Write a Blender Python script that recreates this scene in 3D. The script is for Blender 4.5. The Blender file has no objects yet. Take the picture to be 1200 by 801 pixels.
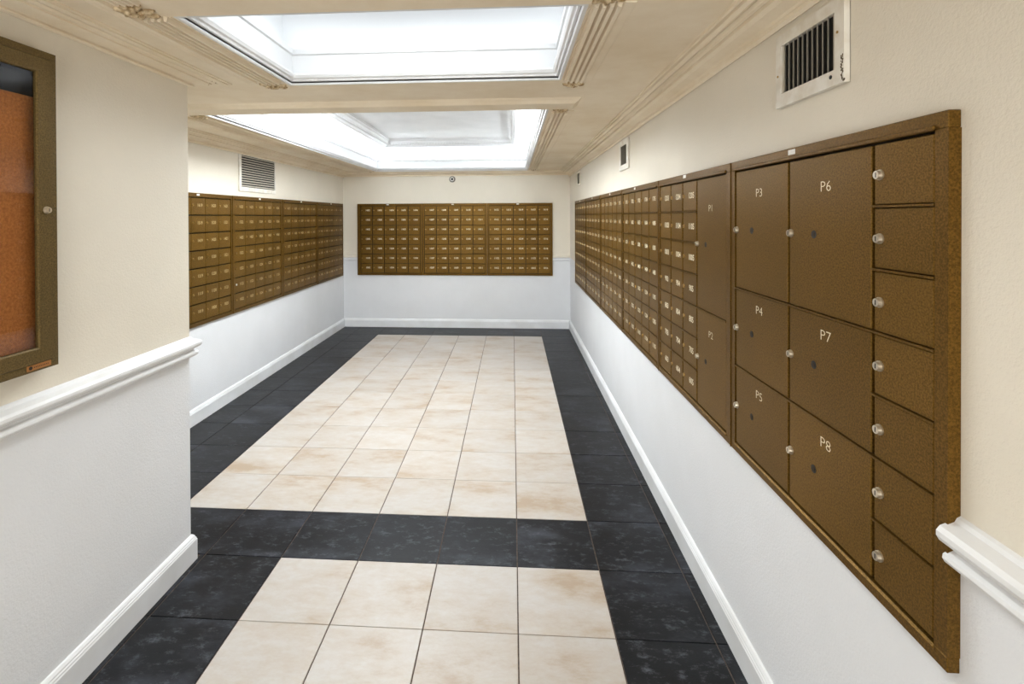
import bpy, bmesh, math, random
from mathutils import Vector, Matrix, Euler
random.seed(7)
C = bpy.context.scene.collection
sc = bpy.context.scene

# ------------------------------------------------------------------ camera
FPX, CX, CY = 589.115, 562.704, 257.752
YAW, PITCH, ROLL, CAMH = 0.0639, -0.00678, 0.0036, 1.46967
cam_d = bpy.data.cameras.new('camera')
cam = bpy.data.objects.new('camera', cam_d); C.objects.link(cam)
R = Matrix.Rotation(YAW, 3, 'Z') @ Matrix.Rotation(PITCH, 3, 'X') @ Matrix.Rotation(ROLL, 3, 'Y')
# columns of R: right, forward, up ; blender camera axes: right, up, -forward
right, fwd, up = R.col[0], R.col[1], R.col[2]
M = Matrix((right, up, -fwd)).transposed().to_4x4()
M.translation = (0, 0, CAMH)
cam.matrix_world = M
cam_d.sensor_fit = 'HORIZONTAL'; cam_d.sensor_width = 36
cam_d.lens = FPX / 1200 * 36
cam_d.shift_x = (600 - CX) / 1200
cam_d.shift_y = -(400.5 - CY) / 1200
cam_d.clip_start = 0.02
sc.camera = cam

# ------------------------------------------------------------------ light, exposure
sc.view_settings.view_transform = 'Standard'
sc.view_settings.look = 'None'
sc.view_settings.gamma = 1
sc.view_settings.exposure = 0.54
w = bpy.data.worlds.new('world'); sc.world = w; w.use_nodes = True
w.node_tree.nodes['Background'].inputs[0].default_value = (.8, .85, .9, 1)
w.node_tree.nodes['Background'].inputs[1].default_value = 0.3

COVE_W = (.6, .75, 6.0)          # watts per metre of cove strip, in each coffer, the added unseen one first
TRAY_FILL_W = (1.8, 3.8, 48.0)       # watts of each added, unseen fill panel in the trays
BACK_FILL_W = 18.0  # watts of the added fill light behind the camera
LAMP = (.85, .935, 1.0)

def area(name, loc, sx, sy, power, color=None):
    d = bpy.data.lights.new(name, 'AREA'); d.shape = 'RECTANGLE'; d.size = sx; d.size_y = sy
    d.energy = power; d.color = color or LAMP
    o = bpy.data.objects.new(name, d); C.objects.link(o); o.location = loc
    return o

# ------------------------------------------------------------------ materials
def mat(name, col, rough=.5, metal=0, spec=.5):
    m = bpy.data.materials.new(name); m.use_nodes = True
    b = m.node_tree.nodes['Principled BSDF']
    b.inputs['Base Color'].default_value = (*col, 1)
    b.inputs['Roughness'].default_value = rough
    b.inputs['Metallic'].default_value = metal
    b.inputs['Specular IOR Level'].default_value = spec
    return m

def N(m, t, **kw):
    n = m.node_tree.nodes.new(t)
    for k, v in kw.items():
        if k.startswith('i_'): n.inputs[k[2:].replace('_', ' ')].default_value = v
        else: setattr(n, k, v)
    return n
def L(m, a, b): m.node_tree.links.new(a, b)

def noise(m, scale, detail=3, rough=.5, vec=None):
    n = N(m, 'ShaderNodeTexNoise'); n.inputs['Scale'].default_value = scale
    n.inputs['Detail'].default_value = detail; n.inputs['Roughness'].default_value = rough
    if vec is None:
        g = N(m, 'ShaderNodeNewGeometry'); vec = g.outputs['Position']
    L(m, vec, n.inputs['Vector'])
    return n
def ramp(m, src, stops):
    r = N(m, 'ShaderNodeValToRGB'); e = r.color_ramp.elements
    while len(e) < len(stops): e.new(.5)
    for i, (p, c) in enumerate(stops):
        e[i].position = p; e[i].color = (*c, 1) if len(c) == 3 else c
    L(m, src, r.inputs[0]); return r
def mix(m, fac, a, b, mode='MIX'):
    n = N(m, 'ShaderNodeMix', data_type='RGBA', blend_type=mode)
    for sock, v in ((n.inputs[0], fac), (n.inputs[6], a), (n.inputs[7], b)):
        if hasattr(v, 'links'): L(m, v, sock)
        elif isinstance(v, (int, float)): sock.default_value = v
        else: sock.default_value = (*v, 1)
    return n.outputs[2]
def bump(m, src, strength, dist=.002):
    b = N(m, 'ShaderNodeBump'); b.inputs['Strength'].default_value = strength; b.inputs['Distance'].default_value = dist
    L(m, src, b.inputs['Height']); L(m, b.outputs[0], m.node_tree.nodes['Principled BSDF'].inputs['Normal'])
def base(m, out): L(m, out, m.node_tree.nodes['Principled BSDF'].inputs['Base Color'])

def sr(r, g, b):
    f = lambda c: (c / 255 / 12.92) if c / 255 <= .04045 else ((c / 255 + .055) / 1.055) ** 2.4
    return (f(r), f(g), f(b))

# wall paint: white dado under the rail, warmer off-white above it
M_wall = mat('wall_paint', sr(232, 230, 226), .6, spec=.3)
g = N(M_wall, 'ShaderNodeNewGeometry'); s = N(M_wall, 'ShaderNodeSeparateXYZ'); L(M_wall, g.outputs['Position'], s.inputs[0])
gt = N(M_wall, 'ShaderNodeMath', operation='GREATER_THAN'); L(M_wall, s.outputs['Z'], gt.inputs[0]); gt.inputs[1].default_value = .93
c1 = mix(M_wall, gt.outputs[0], sr(232, 232, 233), sr(233, 224, 207))
nz = noise(M_wall, 2.2, 5, .6)
c2 = ramp(M_wall, nz.outputs[0], [(.3, (.95, .95, .945)), (.65, (1, 1, 1))])
base(M_wall, mix(M_wall, 1.0, c1, c2.outputs[0], 'MULTIPLY'))
nb = noise(M_wall, 130, 3, .65); bump(M_wall, nb.outputs[0], .6, .0022)

M_soffit = mat('soffit_paint', sr(222, 205, 178), .65, spec=.3)
nz = noise(M_soffit, 3.0, 6, .65)
c2 = ramp(M_soffit, nz.outputs[0], [(.3, sr(234, 216, 186)), (.62, sr(246, 232, 208))])
base(M_soffit, c2.outputs[0])
nb = noise(M_soffit, 190, 3, .6); bump(M_soffit, nb.outputs[0], .4, .0015)

M_gild = mat('rosette_antique_paint', sr(180, 146, 96), .5, metal=.1)
nz = noise(M_gild, 60, 3)
base(M_gild, ramp(M_gild, nz.outputs[0], [(.35, sr(158, 126, 80)), (.65, sr(228, 208, 172))]).outputs[0])

M_trim = mat('white_trim_paint', sr(238, 238, 238), .35)
nz = noise(M_trim, 5, 4); base(M_trim, ramp(M_trim, nz.outputs[0], [(.3, sr(228, 227, 225)), (.6, sr(240, 240, 240))]).outputs[0])
M_coffer = mat('coffer_white_paint', sr(243, 243, 243), .5)
nz = noise(M_coffer, 4, 3); base(M_coffer, ramp(M_coffer, nz.outputs[0], [(.3, sr(238, 238, 238)), (.6, sr(246, 246, 246))]).outputs[0])

M_lining = mat('coffer_lining_paint', sr(226, 226, 226), .6)

def bronze(name, dark, light, rough=.38, metal=.35):
    m = mat(name, light, rough, metal, spec=.15)
    a = noise(m, 260, 2, .7); b_ = noise(m, 3.0, 3)
    oi = N(m, 'ShaderNodeObjectInfo')
    f = ramp(m, a.outputs[0], [(.35, dark), (.65, light)])
    v = N(m, 'ShaderNodeMapRange'); L(m, oi.outputs['Random'], v.inputs[0]); v.inputs[3].default_value = .90; v.inputs[4].default_value = 1.06
    cc = N(m, 'ShaderNodeCombineColor')
    for k in range(3): L(m, v.outputs[0], cc.inputs[k])
    o = mix(m, 1.0, f.outputs[0], cc.outputs[0], 'MULTIPLY')
    o2 = mix(m, 1.0, o, ramp(m, b_.outputs[0], [(.3, (.9, .9, .88)), (.7, (1.05, 1.04, 1))]).outputs[0], 'MULTIPLY')
    base(m, o2); bump(m, a.outputs[0], .25, .0006)
    return m
M_door = bronze('bronze_door_paint', sr(90, 65, 22), sr(126, 94, 40), .42, .45)
M_frame = bronze('bronze_frame_paint', sr(84, 60, 20), sr(118, 87, 36), .40, .5)
M_case = bronze('display_case_bronze', sr(88, 72, 42), sr(118, 98, 60), .42, .3)
M_dark = mat('dark_recess_metal', sr(40, 28, 14), .7)
M_num = mat('number_decal_cream', sr(236, 222, 190), .5)
M_num_tan = mat('number_decal_tan', sr(184, 158, 108), .5)  # duller tan decals for the left wall units
M_chrome = mat('lock_nickel', sr(214, 204, 184), .3, .85)
M_key = mat('keyway_black', (.01, .01, .01), .6)
M_white = mat('sticker_white', sr(235, 232, 225), .5)
M_brass = mat('lock_brass', sr(176, 142, 84), .3, .9)

def tile_mat(name, dark):
    m = mat(name, (.5, .5, .5), .3, spec=.22 if dark else .45)
    oi = N(m, 'ShaderNodeObjectInfo'); g = N(m, 'ShaderNodeNewGeometry')
    mm = N(m, 'ShaderNodeMath', operation='MULTIPLY'); L(m, oi.outputs['Random'], mm.inputs[0]); mm.inputs[1].default_value = 37.0
    cx = N(m, 'ShaderNodeCombineXYZ'); 
    for k in range(3): L(m, mm.outputs[0], cx.inputs[k])
    va = N(m, 'ShaderNodeVectorMath', operation='ADD'); L(m, g.outputs['Position'], va.inputs[0]); L(m, cx.outputs[0], va.inputs[1])
    mp = N(m, 'ShaderNodeMapping'); L(m, va.outputs[0], mp.inputs[0])
    mp.inputs['Scale'].default_value = (.75, 1.5, 1)
    v = mp.outputs[0]
    big = noise(m, 3.2, 10, .68, v); fine = noise(m, 22, 9, .8, v); spk = noise(m, 120, 3, .7, v)
    if dark:
        c = ramp(m, big.outputs[0], [(.36, sr(8, 8, 9)), (.52, sr(20, 21, 24)), (.68, sr(52, 54, 61))]).outputs[0]
        sc_ = ramp(m, fine.outputs[0], [(.53, (0, 0, 0)), (.70, (1, 1, 1))])
        c = mix(m, sc_.outputs[0], c, sr(84, 86, 92))
        tone = (.86, 1.12)
    else:
        c = ramp(m, big.outputs[0], [(.34, sr(174, 154, 132)), (.46, sr(190, 180, 168)), (.58, sr(196, 190, 183))]).outputs[0]
        sc_ = ramp(m, fine.outputs[0], [(.42, (1, 1, 1)), (.58, (0, 0, 0))])
        f = N(m, 'ShaderNodeMath', operation='MULTIPLY'); L(m, sc_.outputs[0], f.inputs[0]); f.inputs[1].default_value = .22
        c = mix(m, f.outputs[0], c, sr(176, 152, 124))
        tone = (.95, 1.03)
    mr = N(m, 'ShaderNodeMapRange'); L(m, oi.outputs['Random'], mr.inputs[0]); mr.inputs[3].default_value = tone[0]; mr.inputs[4].default_value = tone[1]
    cc = N(m, 'ShaderNodeCombineColor')
    for k in range(3): L(m, mr.outputs[0], cc.inputs[k])
    base(m, mix(m, 1.0, c, cc.outputs[0], 'MULTIPLY'))
    rr = N(m, 'ShaderNodeMapRange'); L(m, fine.outputs[0], rr.inputs[0]); rr.inputs[1].default_value = .3; rr.inputs[2].default_value = .7
    rr.inputs[3].default_value = .30 if dark else .34; rr.inputs[4].default_value = .5 if dark else .48
    L(m, rr.outputs[0], m.node_tree.nodes['Principled BSDF'].inputs['Roughness'])
    bump(m, spk.outputs[0], .15, .0008)
    return m
M_light_tile = tile_mat('beige_stone_tile', False)
M_dark_tile = tile_mat('charcoal_slate_tile', True)
M_grout = mat('brown_grout', sr(84, 68, 58), .85)
nz = noise(M_grout, 90, 3); base(M_grout, ramp(M_grout, nz.outputs[0], [(.3, sr(66, 52, 44)), (.7, sr(102, 86, 74))]).outputs[0])

M_cork = mat('orange_cork', sr(196, 116, 48), .85)
nz = noise(M_cork, 140, 4, .7); nz2 = noise(M_cork, 5, 3)
c = ramp(M_cork, nz.outputs[0], [(.35, sr(166, 98, 42)), (.65, sr(200, 126, 60))]).outputs[0]
base(M_cork, mix(M_cork, 1.0, c, ramp(M_cork, nz2.outputs[0], [(.3, (.85, .83, .8)), (.7, (1, 1, 1))]).outputs[0], 'MULTIPLY'))
bump(M_cork, nz.outputs[0], .4, .001)
M_black = mat('glossy_black_panel', (.004, .004, .005), .15, spec=.12)
M_glass = mat('clear_glass', (1, 1, 1), .0)
b = M_glass.node_tree.nodes['Principled BSDF']; b.inputs['Transmission Weight'].default_value = 1; b.inputs['IOR'].default_value = 1.22
M_copper = mat('copper_plate', sr(176, 118, 62), .35, .6)
M_vent_white = mat('vent_white_enamel', sr(232, 226, 214), .4)
nz = noise(M_vent_white, 20, 4); base(M_vent_white, ramp(M_vent_white, nz.outputs[0], [(.3, sr(216, 206, 188)), (.6, sr(236, 231, 220))]).outputs[0])
M_duct = mat('duct_dark', sr(38, 34, 32), .8)
M_slat = mat('slat_grey', sr(196, 188, 172), .5, .0)
M_emit = bpy.data.materials.new('lamp_diffuser'); M_emit.use_nodes = True
b = M_emit.node_tree.nodes['Principled BSDF']; b.inputs['Emission Color'].default_value = (1, .99, .97, 1); b.inputs['Emission Strength'].default_value = 2.0

# ------------------------------------------------------------------ mesh helpers
def box(bm, x0, x1, y0, y1, z0, z1, bev=0, mi=0):
    vs = [bm.verts.new((x, y, z)) for x in (x0, x1) for y in (y0, y1) for z in (z0, z1)]
    fs = [(0, 1, 3, 2), (4, 6, 7, 5), (0, 4, 5, 1), (2, 3, 7, 6), (0, 2, 6, 4), (1, 5, 7, 3)]
    F = [bm.faces.new([vs[i] for i in f]) for f in fs]
    for f in F: f.material_index = mi
    if bev:
        es = list({e for f in F for e in f.edges})
        bmesh.ops.bevel(bm, geom=es, offset=bev, segments=1, affect='EDGES', profile=.5)
    return F
def cyl(bm, p, axis, r, h, seg=14, r2=None, mi=0):
    """cylinder starting at p running h along axis"""
    a = Vector(axis).normalized(); q = a.to_track_quat('Z', 'Y'); r2 = r if r2 is None else r2
    A = [bm.verts.new(Vector(p) + q @ Vector((r * math.cos(t), r * math.sin(t), 0))) for t in [2 * math.pi * k / seg for k in range(seg)]]
    B = [bm.verts.new(Vector(p) + q @ Vector((r2 * math.cos(t), r2 * math.sin(t), h))) for t in [2 * math.pi * k / seg for k in range(seg)]]
    F = []
    for k in range(seg):
        F.append(bm.faces.new((A[k], A[(k + 1) % seg], B[(k + 1) % seg], B[k])))
    F.append(bm.faces.new(A[::-1])); F.append(bm.faces.new(B))
    for f in F: f.material_index = mi
def sweep(bm, prof, path_pts, mi=0, caps=True):
    """prof: function(i) -> list of 3D points of the closed section at path node i"""
    rings = [[bm.verts.new(p) for p in prof(i)] for i in range(path_pts)]
    n = len(rings[0])
    for a, b_ in zip(rings, rings[1:]):
        for k in range(n):
            f = bm.faces.new((a[k], a[(k + 1) % n], b_[(k + 1) % n], b_[k])); f.material_index = mi
    if caps:
        bm.faces.new(rings[0][::-1]); bm.faces.new(rings[-1])
def ellip(bm, c, rx, ry, rz, rot=0, seg=8, rings=4, mi=0):
    mtx = Matrix.Translation(c) @ Matrix.Rotation(rot, 4, 'Z') @ Matrix.Diagonal((rx, ry, rz, 1))
    r = bmesh.ops.create_uvsphere(bm, u_segments=seg, v_segments=rings, radius=1, matrix=mtx)
    return r
def mesh(name, bm, *mats, smooth=False):
    bmesh.ops.recalc_face_normals(bm, faces=bm.faces)
    me = bpy.data.meshes.new(name); bm.to_mesh(me); bm.free()
    for m in mats: me.materials.append(m)
    if smooth:
        for p in me.polygons: p.use_smooth = True
    return me
def link(name, me, parent=None, loc=(0, 0, 0), rot=0):
    o = bpy.data.objects.new(name, me); C.objects.link(o); o.location = loc; o.rotation_euler = (0, 0, rot)
    if parent: o.parent = parent
    return o
def obj(name, bm, mats, parent=None, loc=(0, 0, 0), rot=0, smooth=False):
    if not isinstance(mats, (list, tuple)): mats = [mats]
    return link(name, mesh(name, bm, *mats, smooth=smooth), parent, loc, rot)
def struct(o): o['kind'] = 'structure'; return o
def thing(name, label, cat, loc=(0, 0, 0), rot=0, group=None):
    o = bpy.data.objects.new(name, None); C.objects.link(o); o.empty_display_size = .05
    o.location = loc; o.rotation_euler = (0, 0, rot); o['label'] = label; o['category'] = cat
    if group: o['group'] = group
    return o

# ------------------------------------------------------------------ dimensions
XR, XL, YB = 0.7528, -2.2675, 6.6337
XP, YP = -1.380, 2.062            # face and far end of the projecting wall on the left
YF = -2.2                         # wall behind the camera
ZC = 2.070                        # soffit height
T = 0.34
TX0, TY0 = 0.3563, 2.1059

# ------------------------------------------------------------------ walls and floor
def wall(name, *b_):
    bm = bmesh.new(); box(bm, *b_); return struct(obj(name, bm, M_wall))
wall_right = wall('wall_right', XR, XR + .12, YF - .12, YB + .12, -.02, 2.75)
wall_back = wall('wall_back', XL - .12, XR, YB, YB + .12, -.02, 2.75)
wall_left = wall('wall_left', XL - .12, XL, YP, YB, -.02, 2.75)
wall_near = wall('wall_near_left', XL - .12, XP, YF, YP, -.02, 2.75)
wall_front = wall('wall_front', XL - .12, XR, YF - .12, YF, -.02, 2.75)

bm = bmesh.new(); box(bm, XL - .12, XR + .12, YF - .12, YB + .12, -.06, -.0035)
floor = struct(obj('floor', bm, M_grout))

def room_clip(x0, x1, y0, y1):
    x0 = max(x0, XL + .012); x1 = min(x1, XR - .012); y0 = max(y0, YF + .01); y1 = min(y1, YB - .012)
    if x1 - x0 < .012 or y1 - y0 < .012: return None
    if y1 <= YP + .02 or (y0 < YP - .05):          # in front of the end of the projecting wall
        x0 = max(x0, XP + .012)
    elif y0 < YP + .01 and x0 < XP:
        if x1 > XP + .012: pass
        y0 = YP + .012
    if x1 - x0 < .012 or y1 - y0 < .012: return None
    return x0, x1, y0, y1
tile_mesh = {}
GAP = .0022
for j in range(-13, 14):
    for i in range(-2, 9):
        x1 = TX0 - i * T; x0 = x1 - T; y0 = TY0 + j * T; y1 = y0 + T
        if j >= 1: lightt = (0 <= i <= 5) and j <= 11
        elif j == 0: lightt = False
        else: lightt = (0 <= i <= 3)
        r = room_clip(x0, x1, y0, y1)
        if not r: continue
        a, b_, c_, d = r
        gx0 = GAP if a == x0 else 0
        sx, sy = round(b_ - a - 2 * GAP, 4), round(d - c_ - 2 * GAP * .6, 4)
        key = (sx, sy, lightt)
        if key not in tile_mesh:
            bm = bmesh.new(); box(bm, -sx / 2, sx / 2, -sy / 2, sy / 2, -.008, 0, .0012)
            tile_mesh[key] = mesh('floor_tile', bm, M_light_tile if lightt else M_dark_tile)
        link('floor_tile', tile_mesh[key], floor, ((a + b_) / 2, (c_ + d) / 2, random.uniform(-.0003, .0003)))

# added fill light behind the camera, unseen: frame, glowing pane and area light
bm = bmesh.new()
for (a, b_, c_, d) in ((-1.2, -1.14, .12, 1.96), (.5, .56, .12, 1.96), (-.35, -.29, .12, 1.96), (-1.2, .56, .06, .12), (-1.2, .56, 1.9, 1.96)): box(bm, a, b_, YF, YF + .05, c_, d)
fill_frame = struct(obj('fill_frame_1', bm, M_trim))
bm = bmesh.new(); box(bm, -1.14, .5, YF + .004, YF + .012, .12, 1.9); obj('fill_pane', bm, M_emit, fill_frame)
o = area('back_fill_light', (-.32, YF + .06, 1.0), 1.6, 1.7, BACK_FILL_W, (.85, .935, 1)); o.rotation_euler = (math.pi / 2, 0, 0)

# baseboards: section in (out, z)
BB = [(0, 0), (.018, 0), (.018, .086), (.0155, .090), (.0155, .094), (.012, .098), (.012, .102), (.006, .110), (0, .112)]
def run_x(bm, prof, x0, x1, y, sgn):   # along x, out = sgn*y
    sweep(bm, lambda i: [((x0, x1)[i], y + sgn * o, z) for o, z in prof], 2)
def run_y(bm, prof, y0, y1, x, sgn):
    sweep(bm, lambda i: [(x + sgn * o, (y0, y1)[i], z) for o, z in prof], 2)
bm = bmesh.new(); run_y(bm, BB, YF, YB, XR, -1); struct(obj('baseboard_right', bm, M_trim))
bm = bmesh.new(); run_x(bm, BB, XL + .018, XR - .018, YB, -1); struct(obj('baseboard_back', bm, M_trim))
bm = bmesh.new(); run_y(bm, BB, YP + .018, YB, XL, 1); struct(obj('baseboard_left', bm, M_trim))
def corner_run(bm, prof):              # along the projecting wall, mitred round its corner, back to the left wall
    sweep(bm, lambda i: [[(XP + o, YF, z) for o, z in prof], [(XP + o, YP + o, z) for o, z in prof], [(XL, YP + o, z) for o, z in prof]][i], 3)
bm = bmesh.new(); corner_run(bm, BB); struct(obj('baseboard_near_left', bm, M_trim))

# chair rails
def rail(z0): # double-bead rail
    p = [(0, 0), (.006, .001), (.014, .004), (.022, .010), (.026, .018), (.025, .026), (.018, .032), (.012, .035), (.012, .041),
         (.020, .046), (.031, .053), (.036, .063), (.036, .073), (.030, .082), (.018, .088), (.010, .092), (.006, .100), (0, .104)]
    return [(o, z0 + z * .86) for o, z in p]
bm = bmesh.new(); corner_run(bm, rail(.873)); struct(obj('trim_1', bm, M_trim, smooth=False))
bm = bmesh.new(); run_y(bm, rail(.873), YF, .8985, XR, -1); struct(obj('trim_2', bm, M_trim))
small = [(o * .5, z) for o, z in rail(.885)]
bm = bmesh.new(); run_x(bm, small, XL + .012, -2.0735, YB, -1); struct(obj('trim_3', bm, M_wall))
bm = bmesh.new(); run_x(bm, small, .5265, XR - .012, YB, -1); struct(obj('trim_4', bm, M_wall))

# crown mouldings
def crown(pw, z0):
    h = ZC - z0
    q = [(0, 0), (.08, -.06), (.15, .02), (.15, .16), (.10, .20), (.16, .30), (.26, .34), (.42, .40), (.52, .50), (.52, .66), (.48, .70),
         (.56, .60), (.64, .62), (.68, .76), (.66, .86), (.72, .72), (.82, .66), (.90, .76), (.90, .90), (.94, .84), (1.0, .86), (1, 1.02), (0, 1.02)]
    return [(a * pw, z0 + b_ * h) for a, b_ in q]
bm = bmesh.new(); run_y(bm, crown(.130, 1.992), YF, YB, XR, -1); struct(obj('trim_5', bm, M_soffit))
bm = bmesh.new(); run_x(bm, crown(.125, 2.012), XL + .0, XR, YB, -1); struct(obj('trim_6', bm, M_soffit))
bm = bmesh.new(); run_y(bm, crown(.125, 2.003), YP, YB, XL, 1); struct(obj('trim_7', bm, M_soffit))
bm = bmesh.new(); corner_run(bm, crown(.125, 2.030)); struct(obj('trim_8', bm, M_soffit))

# ------------------------------------------------------------------ ceiling with coffers
COF = [(-0.985, 0.200, -.95, .93), (-0.985, 0.200, 1.44, 2.200), (-1.765, 0.188, 2.775, 6.47)]  # first coffer is unseen, added behind the camera as a light source
ZT = 2.62
ZS = ZC + .13                      # top of the soffit slab
bm = bmesh.new()
xs = sorted({XL - .12, XR + .12} | {c_[0] for c_ in COF} | {c_[1] for c_ in COF})
ys = sorted({YF - .12, YB + .12} | {c_[2] for c_ in COF} | {c_[3] for c_ in COF})
for i in range(len(xs) - 1):
    for j in range(len(ys) - 1):
        mx, my = (xs[i] + xs[i + 1]) / 2, (ys[j] + ys[j + 1]) / 2
        if any(c_[0] < mx < c_[1] and c_[2] < my < c_[3] for c_ in COF): continue
        box(bm, xs[i], xs[i + 1], ys[j], ys[j + 1], ZC, ZS)
bmesh.ops.remove_doubles(bm, verts=bm.verts, dist=1e-5)
# drop the internal walls shared by neighbouring blocks
dup = {}
for f in bm.faces: dup.setdefault(tuple(round(v, 4) for v in f.calc_center_median()), []).append(f)
kill = [f for fs in dup.values() if len(fs) > 1 for f in fs]
bmesh.ops.delete(bm, geom=kill, context='FACES_ONLY')
ceiling = struct(obj('ceiling', bm, M_soffit))

def ring(bm, x0, x1, y0, y1, prof):
    """prof: closed section of (inset, z); mitred round the rectangle"""
    def sec(i):
        sx, sy = [(1, 1), (-1, 1), (-1, -1), (1, -1)][i % 4]
        cx_, cy_ = [(x0, y0), (x1, y0), (x1, y1), (x0, y1)][i % 4]
        return [(cx_ + sx * a, cy_ + sy * a, z) for a, z in prof]
    rings = [[bm.verts.new(p) for p in sec(i)] for i in range(4)]
    n = len(prof)
    for i in range(4):
        a, b_ = rings[i], rings[(i + 1) % 4]
        for k in range(n): bm.faces.new((a[k], a[(k + 1) % n], b_[(k + 1) % n], b_[k]))

for ci, (x0, x1, y0, y1) in enumerate(COF):
    # white lining: fascia with a lip, lamp trough behind it, upper shell set back
    bm = bmesh.new()
    ring(bm, x0, x1, y0, y1, [(-.003, ZC + .03), (.004, ZC + .03), (.004, ZC + .122), (.012, ZC + .126), (.012, ZC + .150), (-.001, ZC + .150), (-.003, ZC + .132)])
    ring(bm, x0, x1, y0, y1, [(-.085, ZS - .02), (-.075, ZS - .02), (-.075, ZS + .006), (-.075, ZT), (-.085, ZT)])
    ring(bm, x0, x1, y0, y1, [(-.08, ZS - .004), (-.001, ZS - .004), (-.001, ZS + .004), (-.08, ZS + .004)])
    box(bm, x0 - .085, x1 + .085, y0 - .085, y1 + .085, ZT - .004, ZT + .02)
    obj('coffer_lining', bm, M_lining, ceiling)
    # stepped white trim round the opening
    bm = bmesh.new()
    ring(bm, x0, x1, y0, y1, [(-.016, ZC + .001), (-.016, ZC - .006), (-.004, ZC - .008), (.000, ZC - .002), (.000, ZC + .006), (.008, ZC + .008), (.010, ZC + .016), (.018, ZC + .019),
                              (.024, ZC + .030), (.024, ZC + .037), (.019, ZC + .040), (.0, ZC + .040), (-.001, ZC + .002)])
    obj('coffer_trim', bm, M_trim, ceiling)
    # hanging tray with dentil crown
    g0 = .15
    bm = bmesh.new()
    ring(bm, x0, x1, y0, y1, [(g0, 2.352), (g0 + .012, 2.350), (g0 + .014, 2.358), (g0 + .022, 2.362), (g0 + .030, 2.380), (g0 + .045, 2.392), (g0 + .046, 2.402), (g0 + .056, 2.404),
                              (g0 + .058, 2.424), (g0 + .075, 2.436), (g0 + .078, 2.444), (g0 + .095, 2.446), (g0 + .095, 2.470), (g0, 2.470)])
    box(bm, x0 + g0 + .09, x1 - g0 - .09, y0 + g0 + .09, y1 - g0 - .09, 2.450, 2.470)
    box(bm, x0 + .32, x1 - .32, y0 + .28, y1 - .28, 2.468, ZT)
    tray = obj('coffer_tray', bm, M_coffer, ceiling)
    bm = bmesh.new()
    a0 = g0 + .040
    n = int((x1 - x0 - 2 * a0) / .036)
    for k in range(n):
        x = x0 + a0 + .01 + k * .036
        box(bm, x, x + .018, y1 - a0 - .016, y1 - a0 + .006, 2.384, 2.406)
    n = int((y1 - y0 - 2 * a0) / .036)
    for k in range(n):
        y = y0 + a0 + .01 + k * .036
        box(bm, x0 + a0 - .006, x0 + a0 + .016, y, y + .018, 2.384, 2.406)
        box(bm, x1 - a0 - .016, x1 - a0 + .006, y, y + .018, 2.384, 2.406)
    d = obj('dentil_band', bm, M_coffer, tray); d['kind'] = 'stuff'
    # lamps: tubes lying in the trough on all four sides, and an added, unseen fill panel in the tray
    bm = bmesh.new(); zt = ZS + .010; q = -.045
    cyl(bm, (x0 + q, y0 + .02, zt), (0, 1, 0), .006, y1 - y0 - .04, 8); cyl(bm, (x1 - q, y0 + .02, zt), (0, 1, 0), .006, y1 - y0 - .04, 8)
    cyl(bm, (x0 + .02, y0 + q, zt), (1, 0, 0), .006, x1 - x0 - .04, 8); cyl(bm, (x0 + .02, y1 - q, zt), (1, 0, 0), .006, x1 - x0 - .04, 8)
    obj('cove_lamp', bm, M_emit, ceiling)
    lx, ly = x1 - x0 - .04, y1 - y0 - .04; zl = ZS + .022; tl = math.radians(25)
    area('cove_strip_light', (x0 + q, (y0 + y1) / 2, zl), .03, ly, COVE_W[ci] * ly).rotation_euler = (math.pi, -tl, 0)
    area('cove_strip_light', (x1 - q, (y0 + y1) / 2, zl), .03, ly, COVE_W[ci] * ly).rotation_euler = (math.pi, tl, 0)
    area('cove_strip_light', ((x0 + x1) / 2, y0 + q, zl), lx, .03, COVE_W[ci] * lx).rotation_euler = (math.pi + tl, 0, 0)
    area('cove_strip_light', ((x0 + x1) / 2, y1 - q, zl), lx, .03, COVE_W[ci] * lx).rotation_euler = (math.pi - tl, 0, 0)
    px, py, pw, ph = [((x0 + x1) / 2, 0, .55, .9), ((x0 + x1) / 2, (y0 + y1) / 2, .5, .22), ((x0 + x1) / 2, 3.68, .9, 1.05)][ci]
    bm = bmesh.new(); box(bm, px - pw / 2, px + pw / 2, py - ph / 2, py + ph / 2, 2.440, 2.4515, .002)
    obj('tray_fill_panel', bm, M_emit, ceiling)
    area('tray_fill_light', (px, py, 2.437), pw, ph, TRAY_FILL_W[ci])

# cross beams
def beam(x0, x1, y0, y1, z, end0=0, end1=0):
    bm = bmesh.new()
    pts = [(0, ZC + .002, 0), (.012, ZC - .008, .012), (.018, ZC - .010, .014), (.030, z + .004, .03), (.036, z, .034)]
    sec = []
    for o, zz, e in pts: sec.append((y0 + o, zz, e))
    for o, zz, e in reversed(pts): sec.append((y1 - o, zz, e))
    sweep(bm, lambda i: [((x0 + e * end0) if i == 0 else (x1 - e * end1), y, zz) for y, zz, e in sec], 2)
    return obj('cross_beam', bm, M_soffit, ceiling)
beam(XL + .02, .354, 2.555, 2.760, 2.044, 0, 1)
beam(-.985, .215, 1.16, 1.418, 2.044, 0, 0)
beam(-.985, .215, .945, 1.12, 2.044, 0, 0)

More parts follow.
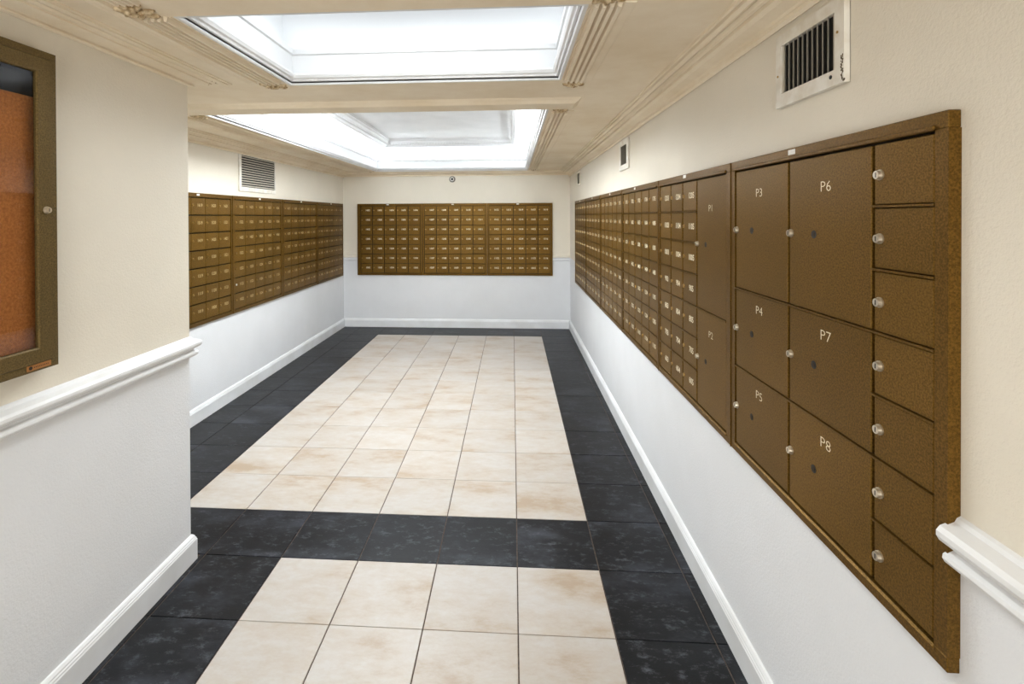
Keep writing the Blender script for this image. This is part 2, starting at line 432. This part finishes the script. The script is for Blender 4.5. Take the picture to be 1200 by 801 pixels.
# fluted mouldings beside the coffers
def flute(xa, xb, y0, y1, shelf=None):
    bm = bmesh.new(); n = 4; wd = xb - xa
    prof = [(xa - .006, ZC + .002), (xa - .004, ZC - .004)]
    for k in range(n):
        c0 = xa + wd * k / n; s_ = wd / n
        prof += [(c0 + s_ * .08, ZC + .001), (c0 + s_ * .22, ZC - .015), (c0 + s_ * .68, ZC - .017), (c0 + s_ * .86, ZC - .001)]
    prof += [(xb + .004, ZC - .004)]
    prof += [(shelf, ZC - .006), (shelf + .006, ZC + .002)] if shelf and shelf > xb else [(xb + .006, ZC + .002)]
    sweep(bm, lambda i: [(x, (y0, y1)[i], z) for x, z in prof], 2)
    return obj('fluted_moulding', bm, M_soffit, ceiling)
flute(.228, .314, .05, 1.33); flute(.228, .314, 1.43, 2.235, .347); flute(.225, .318, 2.88, 6.42, .347)
flute(-1.10, -1.02, .05, 1.33); flute(-1.10, -1.02, 1.44, 2.17); flute(-1.885, -1.80, 2.88, 6.42)
def strap(xa, xb, y0, y1):
    bm = bmesh.new()
    prof = [(xa, ZC + .002), (xa + .002, ZC - .010), (xa + .010, ZC - .013), ((xa + xb) / 2, ZC - .003), (xb - .010, ZC - .013), (xb - .002, ZC - .010), (xb, ZC + .002)]
    sweep(bm, lambda i: [(x, (y0, y1)[i], z) for x, z in prof], 2)
    obj('strap_moulding', bm, M_soffit, ceiling)
strap(-1.165, -1.125, 0, 2.16)
strap(-1.96, -1.92, 2.88, 6.4)

# carved rosettes where the mouldings stop
def rosette_mesh(sz, seed):
    rnd = random.Random(seed); bm = bmesh.new()
    for k in range(7):
        a = 2 * math.pi * k / 7 + rnd.uniform(-.15, .15); r = sz * rnd.uniform(.5, .62)
        ellip(bm, (r * math.cos(a), r * math.sin(a), -.003), sz * .38, sz * .15, .011, a)
    for k in range(5):
        a = 2 * math.pi * k / 5 + .3; r = sz * .28
        ellip(bm, (r * math.cos(a), r * math.sin(a), -.008), sz * .2, sz * .13, .011, a)
    ellip(bm, (0, 0, -.012), sz * .17, sz * .17, .012)
    return mesh('rosette', bm, M_gild, smooth=True)
RM = [rosette_mesh(.052, 1), rosette_mesh(.045, 2)]
for x, y, k, sx in [(.277, 2.29, 0, 1), (.272, 2.84, 0, .9), (.262, 1.385, 0, 1.2), (-1.075, 2.215, 0, 1.25), (-1.32, 2.115, 1, .8), (-1.085, 1.39, 0, 1.25), (-1.84, 2.83, 1, 1.0),
                 (.268, 6.455, 1, .8), (-1.84, 6.455, 1, .8)]:
    o = link('rosette', RM[k], ceiling, (x, y, ZC), random.uniform(0, 1)); o.scale = (sx, sx, 1)

# ------------------------------------------------------------------ mailbox units (local: x = viewer's right, front = -y, z = world height)
ZTOP, ZBOT = 1.647, .694
DZ0, DZ1 = 1.615, .7225            # door field
RH = (DZ0 - DZ1) / 7
# shared lock
bm = bmesh.new()
cyl(bm, (0, 0, 0), (0, -1, 0), .0105, .0035, 16); cyl(bm, (0, -.0035, 0), (0, -1, 0), .0095, .006, 16, .0082)
box(bm, -.0010, .0010, -.0101, -.0088, -.0048, .0048, mi=1)
LOCK = mesh('lock', bm, M_chrome, M_key)
bm = bmesh.new()
cyl(bm, (0, 0, 0), (0, -1, 0), .0085, .004, 10, .007); box(bm, -.0009, .0009, -.0046, -.0035, -.004, .004, mi=1)
LOCK_S = mesh('lock', bm, M_brass, M_key)
LOCK_W = LOCK_S.copy(); LOCK_W.materials[0] = M_white
bm = bmesh.new(); cyl(bm, (0, .0005, 0), (0, -1, 0), .0100, .0012, 14); cyl(bm, (0, -.0007, 0), (0, -1, 0), .006, .0008, 10, mi=1)
HOLE = mesh('keyhole_cover', bm, M_key, M_dark)
num_cache = {}
def number(txt, size, nmat=None):
    k = (txt, size, nmat)
    if k not in num_cache:
        cu = bpy.data.curves.new('number', 'FONT'); cu.body = txt; cu.size = size; cu.align_x = 'CENTER'; cu.align_y = 'CENTER'
        cu.resolution_u = 2; cu.offset = size * (-.012 if txt[0] == 'P' else .02)
        o = bpy.data.objects.new('tmp', cu); me = bpy.data.meshes.new_from_object(o)
        bpy.data.objects.remove(o)
        me.transform(Matrix.Rotation(math.pi / 2, 4, 'X') @ Matrix.Scale(1.2 if txt[0] == 'P' else 1, 4, (1, 0, 0))); me.materials.clear(); me.materials.append(nmat or M_num); me.name = 'number'
        num_cache[k] = me
    return num_cache[k]
door_cache = {}
YFACE = -.0185                     # door front, local y ; frame face at -.022
def door(unit, xa, xb, za, zb, nm='mailbox_door', gx=.0045, gz=.0035):
    wd, ht = round(xb - xa - 2 * gx, 4), round(zb - za - 2 * gz, 4)
    key = (wd, ht)
    if key not in door_cache:
        bm = bmesh.new(); box(bm, -wd / 2, wd / 2, -.0125, 0, -ht / 2, ht / 2, .0016)
        door_cache[key] = mesh('mailbox_door', bm, M_door)
    return link(nm, door_cache[key], unit, ((xa + xb) / 2, -.006, (za + zb) / 2))
def unit_frame(unit, w_, x_doors, rows_for, top_bar=True):
    """w_: unit width; x_doors: (xa, xb) of the door field"""
    xa, xb = x_doors; d = -.021
    bm = bmesh.new()
    box(bm, 0, w_, d, 0, DZ0 + .002, ZTOP, .0015); box(bm, 0, w_, d, 0, ZBOT, DZ1 - .002, .0015)
    box(bm, 0, xa - .001, d, 0, DZ1 - .002, DZ0 + .002); box(bm, xb + .001, w_, d, 0, DZ1 - .002, DZ0 + .002)
    # lips round the door field
    box(bm, xa - .004, xb + .004, d - .006, d, DZ0 + .001, DZ0 + .010, .002)
    box(bm, xa - .004, xb + .004, d - .004, d, DZ1 - .009, DZ1 - .002, .002)
    box(bm, 0, .004, d - .003, d, ZBOT, ZTOP, .001)
    # ledges between rows
    for z, a, b_ in rows_for: box(bm, a, b_, d - .0015, -.004, z - .0022, z + .0022)
    obj('frame', bm, M_frame, unit)
    bm = bmesh.new(); box(bm, xa - .001, xb + .001, -.005, 0, DZ1 - .002, DZ0 + .002)
    obj('backing_plate', bm, M_dark, unit)
STK = None
bm = bmesh.new(); box(bm, -.016, .016, -.0008, 0, -.0065, .0065); STK = mesh('sticker', bm, M_white)
def std_unit(label, loc, rot, w_, x_doors, cols, first, group, sticker=.5, locks=LOCK_S, white=None, gx=.0045, gz=.0035, ledge=True, numat=None):
    u = thing('mailbox_unit', label, 'mailboxes', loc, rot, group)
    xa, xb = x_doors; cw = (xb - xa) / cols
    unit_frame(u, w_, x_doors, [(DZ0 - RH * r, xa, xb) for r in range(1, 7)] if ledge else [])
    for r in range(7):
        for c_ in range(cols):
            a = xa + c_ * cw; z1 = DZ0 - r * RH; z0 = z1 - RH
            d = door(u, a, a + cw, z0, z1, gx=gx, gz=gz)
            zc = .008
            link('lock', LOCK_W if white == (r, c_) else locks, d, (-cw / 2 + .020, -.0125, zc))
            n_ = first + (6 - r) * 100 + c_
            link('number', number(str(n_), .031, numat), d, (.018, -.0128, zc))
    if sticker is not None: link('sticker', STK, u, (w_ * sticker, -.021, ZTOP - .013))
    return u
RR, RL, RB = -math.pi / 2, math.pi / 2, 0
# right wall: origin at the far end of each unit
def rloc(y): return (XR, y, 0)
# nearest: parcel unit
y1, y0 = 1.7385, .894
u = thing('parcel_locker_unit', 'bronze unit nearest the camera on the right wall, with parcel doors P3 to P8', 'mailboxes', rloc(y1), RR, 'bronze mailbox units on the right wall')
f = lambda y: y1 - y
zr = [DZ0 - RH * k for k in range(8)]
xs_ = [f(1.707), f(1.388), f(1.075), f(.922)]
unit_frame(u, y1 - y0, (xs_[0], xs_[3]), [(zr[k], xs_[2] if k not in (3, 5) else xs_[0], xs_[3]) for k in range(1, 7)])
for (a, b_, nm0) in ((xs_[0], xs_[1], 3), (xs_[1], xs_[2], 6)):
    for k, (r0, r1) in enumerate(((0, 3), (3, 5), (5, 7))):
        d = door(u, a, b_, zr[r1], zr[r0], 'parcel_door'); hw, hh = (b_ - a) / 2, (zr[r0] - zr[r1]) / 2
        link('lock', LOCK, d, (-hw + .013, -.0125, 0))
        link('keyhole_cover', HOLE, d, (-hw + .112, -.0125, 0))
        link('number', number('P%d' % (nm0 + k), .036), d, (-hw + .158, -.0128, hh - (.078 if k == 0 else .048)))
for r in range(7):
    d = door(u, xs_[2], xs_[3], zr[r + 1], zr[r]); link('lock', LOCK, d, (-(xs_[3] - xs_[2]) / 2 + .021, -.0125, -.001))
link('sticker', STK, u, (f(1.369), -.021, ZTOP - .011))
# second: three columns of small doors and two parcel doors
y1, y0 = 2.573, 1.742
u = thing('parcel_locker_unit', 'bronze unit on the right wall with parcel doors P1 and P2', 'mailboxes', rloc(y1), RR, 'bronze mailbox units on the right wall')
xs_ = [f(2.551) - 0, f(2.385), f(2.223), f(2.055), f(1.775)]
unit_frame(u, y1 - y0, (xs_[0], xs_[4]), [(zr[k], xs_[0], xs_[3] if k != 4 else xs_[4]) for k in range(1, 7)])
for r in range(7):
    for c_ in range(3):
        d = door(u, xs_[c_], xs_[c_ + 1], zr[r + 1], zr[r])
        link('lock', LOCK_S, d, (-(xs_[c_ + 1] - xs_[c_]) / 2 + .016, -.0125, .002))
        link('number', number(str(1205 - 100 * r + c_ - 2), .034), d, (.020, -.0128, .002))
for k, (r0, r1) in enumerate(((0, 4), (4, 7))):
    d = door(u, xs_[3], xs_[4], zr[r1], zr[r0], 'parcel_door'); hw, hh = (xs_[4] - xs_[3]) / 2, (zr[r0] - zr[r1]) / 2
    link('lock', LOCK, d, (-hw + .012, -.0125, 0)); link('keyhole_cover', HOLE, d, (-hw + .09, -.0125, 0))
    link('number', number('P%d' % (k + 1), .036), d, (-hw + .140, -.0128, hh - (.118 if k == 0 else .080)))
link('sticker', STK, u, (f(2.19), -.021, ZTOP - .010))
RLAB = ['bronze five-column mailbox unit on the right wall, directly beyond the unit with P1 and P2',
        'bronze five-column mailbox unit on the right wall, second beyond the P1 and P2 unit',
        'bronze five-column mailbox unit on the right wall, second from the far corner',
        'bronze five-column mailbox unit on the right wall, at the far end by the corner']
ye = 2.576
for k, lab in enumerate(RLAB):
    wd = .838; y1 = ye + wd
    std_unit(lab, rloc(y1), RR, wd - .003, (.026, .812), 5, [1101, 1111, 1121, 1131][k], 'bronze mailbox units on the right wall', .42 if k == 0 else .5)
    ye = y1
# back wall
for k, (xa, xb, lab) in enumerate([(-2.071, -1.194, 'bronze thirty-five-door mailbox unit on the back wall, left of three'),
                                  (-1.191, -.333, 'bronze thirty-five-door mailbox unit on the back wall, middle of three under the camera'),
                                  (-.330, .524, 'bronze thirty-five-door mailbox unit on the back wall, right of three')]):
    dd = [(-2.027, -1.222), (-1.166, -.357), (-.308, .496)][k]
    std_unit(lab, (xa, YB, 0), RB, xb - xa, (dd[0] - xa, dd[1] - xa), 5, [1002, 1007, 1012][k], 'bronze mailbox units on the back wall', .47, gx=.003, gz=.003, ledge=False)
# left wall
LD = [(3.030, 3.905, 3.060, 3.885, 'bronze mailbox unit on the left wall, partly hidden behind the projecting white wall'),
      (3.908, 4.792, 3.945, 4.757, 'bronze mailbox unit on the left wall under the large vent'),
      (4.795, 5.668, 4.832, 5.640, 'bronze mailbox unit on the left wall, second from the far corner'),
      (5.671, 6.560, 5.710, 6.538, 'bronze mailbox unit on the left wall, at the far end by the corner')]
for k, (ya, yb, da, db, lab) in enumerate(LD):
    std_unit(lab, (XL, ya, 0), RL, yb - ya, (da - ya, db - ya), 5, [1017, 1022, 1027, 1032][k], 'bronze mailbox units on the left wall', .5, white=(5, 0) if k == 1 else None, gx=.0014, gz=.0042, ledge=False, numat=M_num_tan)

# ------------------------------------------------------------------ glazed notice case on the projecting wall
ya, yb = .42, 1.400
za, zb = 1.039, 1.948
W_, H_ = yb - ya, zb - za
u = thing('notice_case', 'bronze framed glass notice case with orange cork board on the near left wall', 'notice board', (XP, ya, za), RL)
fw = .066
bm = bmesh.new()                   # body box behind the door
box(bm, 0, W_, -.012, 0, 0, H_); box(bm, 0, .010, -.038, 0, 0, H_); box(bm, W_ - .010, W_, -.038, 0, 0, H_)
box(bm, 0, W_, -.038, 0, 0, .010); box(bm, 0, W_, -.038, 0, H_ - .010, H_)
obj('case_body', bm, M_case, u)
bm = bmesh.new()
def fr(a0, a1, b0, b1, y_a, y_b): box(bm, a0, a1, y_b, y_a, b0, b1, .0015)
ring_pts = [(0, -.034), (0, -.040), (.020, -.041), (.024, -.046), (fw - .004, -.046), (fw, -.043), (fw, -.034)]
def ring_xz(bm, x0, x1, z0, z1, prof):
    cs = [(x0, z0, 1, 1), (x1, z0, -1, 1), (x1, z1, -1, -1), (x0, z1, 1, -1)]
    rs = [[bm.verts.new((cx_ + sx * a, y, cz + sz * a)) for a, y in prof] for cx_, cz, sx, sz in cs]
    n = len(prof)
    for i in range(4):
        for k in range(n): bm.faces.new((rs[i][k], rs[i][(k + 1) % n], rs[(i + 1) % 4][(k + 1) % n], rs[(i + 1) % 4][k]))
ring_xz(bm, 0, W_, 0, H_, ring_pts)
df = obj('door_frame', bm, M_case, u)
bm = bmesh.new(); box(bm, fw - .004, W_ - fw + .004, -.0385, -.0355, fw - .004, H_ - fw + .004); obj('glass_pane', bm, M_glass, df)
link('lock', LOCK, df, (W_ - .040, -.046, 1.493 - za))
bm = bmesh.new(); box(bm, -.037, .037, -.0015, 0, -.008, .008, .0007)
pl = obj('name_plate', bm, M_copper, df, (W_ - .062, -.0410, .0135))
pl['label'] = 'small copper plate'
bm = bmesh.new()                   # dark round mark and a row of small strokes
cyl(bm, (-.026, -.0015, 0), (0, -1, 0), .0052, .0006, 12)
for k in range(9): box(bm, -.016 + k * .0052, -.0135 + k * .0052, -.0020, -.0015, -.0012, .0012)
obj('plate_mark', bm, M_dark, pl)
zc_ = 1.815 - za
bm = bmesh.new(); box(bm, .010, W_ - .010, -.0145, -.012, .010, zc_); obj('cork_board', bm, M_cork, u)
bm = bmesh.new(); box(bm, .010, W_ - .010, -.0165, -.012, zc_, H_ - .010); hp = obj('header_panel', bm, M_black, u)
hp['label'] = 'glossy black panel above the cork'

# ------------------------------------------------------------------ vents
def vent(label, loc, rot, w_, h_, fl, n, vertical, group=None, slat=M_slat, flange=M_vent_white, depth=.010, sw=.34):
    u = thing('wall_vent', label, 'vent', loc, rot, group)
    l, r, b_, t = fl
    bm = bmesh.new()
    box(bm, 0, w_, -.001, 0, 0, h_)
    for (x0, x1, z0, z1) in ((0, l, 0, h_), (w_ - r, w_, 0, h_), (l, w_ - r, 0, b_), (l, w_ - r, h_ - t, h_)):
        box(bm, x0, x1, -depth, 0, z0, z1)
    obj('flange', bm, flange, u)
    bm = bmesh.new(); box(bm, l, w_ - r, -.0018, -.001, b_, h_ - t); obj('duct_opening', bm, M_duct, u)
    L_ = (w_ - r - l) if vertical else (h_ - t - b_)
    for k in range(n):
        c0 = (l if vertical else b_) + L_ * (k + .5) / n; s_ = L_ / n * sw
        bm = bmesh.new()
        if vertical:
            prof = [(c0 - s_, -.002), (c0 - s_ + .0015, -.002), (c0 + s_, -depth + .001), (c0 + s_ - .0015, -depth + .001)]
            sweep(bm, lambda i: [(x, y, (b_, h_ - t)[i]) for x, y in prof], 2)
        else:
            prof = [(c0 + s_, -.002), (c0 + s_ + .0018, -.002), (c0 - s_ + .0018, -depth + .001), (c0 - s_, -depth + .001)]
            sweep(bm, lambda i: [((l, w_ - r)[i], y, z) for z, y in prof], 2)
        obj('slat', bm, slat, u)
    return u
v1 = vent('large square white vent with vertical slats high on the right wall, nearest the camera', (XR, 1.463, 1.768), RR, .290, .197, (.026, .034, .036, .030), 11, True, 'white vents', depth=.014)
bm = bmesh.new(); cyl(bm, (.244, -.014, .022), (0, -1, 0), .0048, .0012, 12); obj('bolt_hole', bm, M_key, v1)
for x, z in ((.012, .087), (.268, .118)):
    bm = bmesh.new(); cyl(bm, (x, -.014, z), (0, -1, 0), .0032, .0016, 10); obj('screw', bm, M_brass, v1)
rnd = random.Random(5); bm = bmesh.new()
for k in range(30):
    ellip(bm, (.2835 + rnd.uniform(-.003, .003) + .004 * (k < 3), -.0135, .004 + k * .0020), rnd.uniform(.0018, .0042), .0016, rnd.uniform(.0018, .003), seg=5, rings=3)
cp = obj('chipped_paint', bm, mat('exposed_plaster_brown', sr(92, 76, 50), .8), v1); cp['label'] = 'dark flaked paint along the flange edge'
vent('small white vent high on the right wall above the middle mailbox units', (XR, 3.545, 1.780), RR, .262, .197, (.030, .054, .034, .034), 9, True, 'white vents')
vent('small pale painted-over vent high on the right wall beside the far corner', (XR, 5.84, 1.812), RR, .24, .165, (.03, .03, .025, .025), 6, True, 'white vents', slat=M_wall, flange=M_wall)
vent('white vent with dark horizontal slats on the left wall above the mailboxes', (XL, 4.035, 1.692), RL, .640, .318, (.036, .012, .036, .014), 13, False, 'white vents', sw=.20)

# ------------------------------------------------------------------ security camera over the back mailboxes
u = thing('security_camera', 'small round dark-eyed security camera on the back wall under the coffer', 'security camera', (-.793, YB, 1.967), 0)
bm = bmesh.new(); cyl(bm, (0, 0, 0), (0, -1, 0), .042, .010, 24, .040); cyl(bm, (0, -.010, 0), (0, -1, 0), .034, .012, 24, .028); obj('housing', bm, mat('camera_grey', sr(120, 112, 100), .4), u)
bm = bmesh.new(); cyl(bm, (0, -.022, 0), (0, -1, 0), .0255, .003, 20, .024); obj('bezel', bm, mat('camera_white', sr(225, 220, 210), .4), u)
bm = bmesh.new(); cyl(bm, (0, -.025, 0), (0, -1, 0), .015, .006, 16, .012); obj('lens', bm, M_black, u)
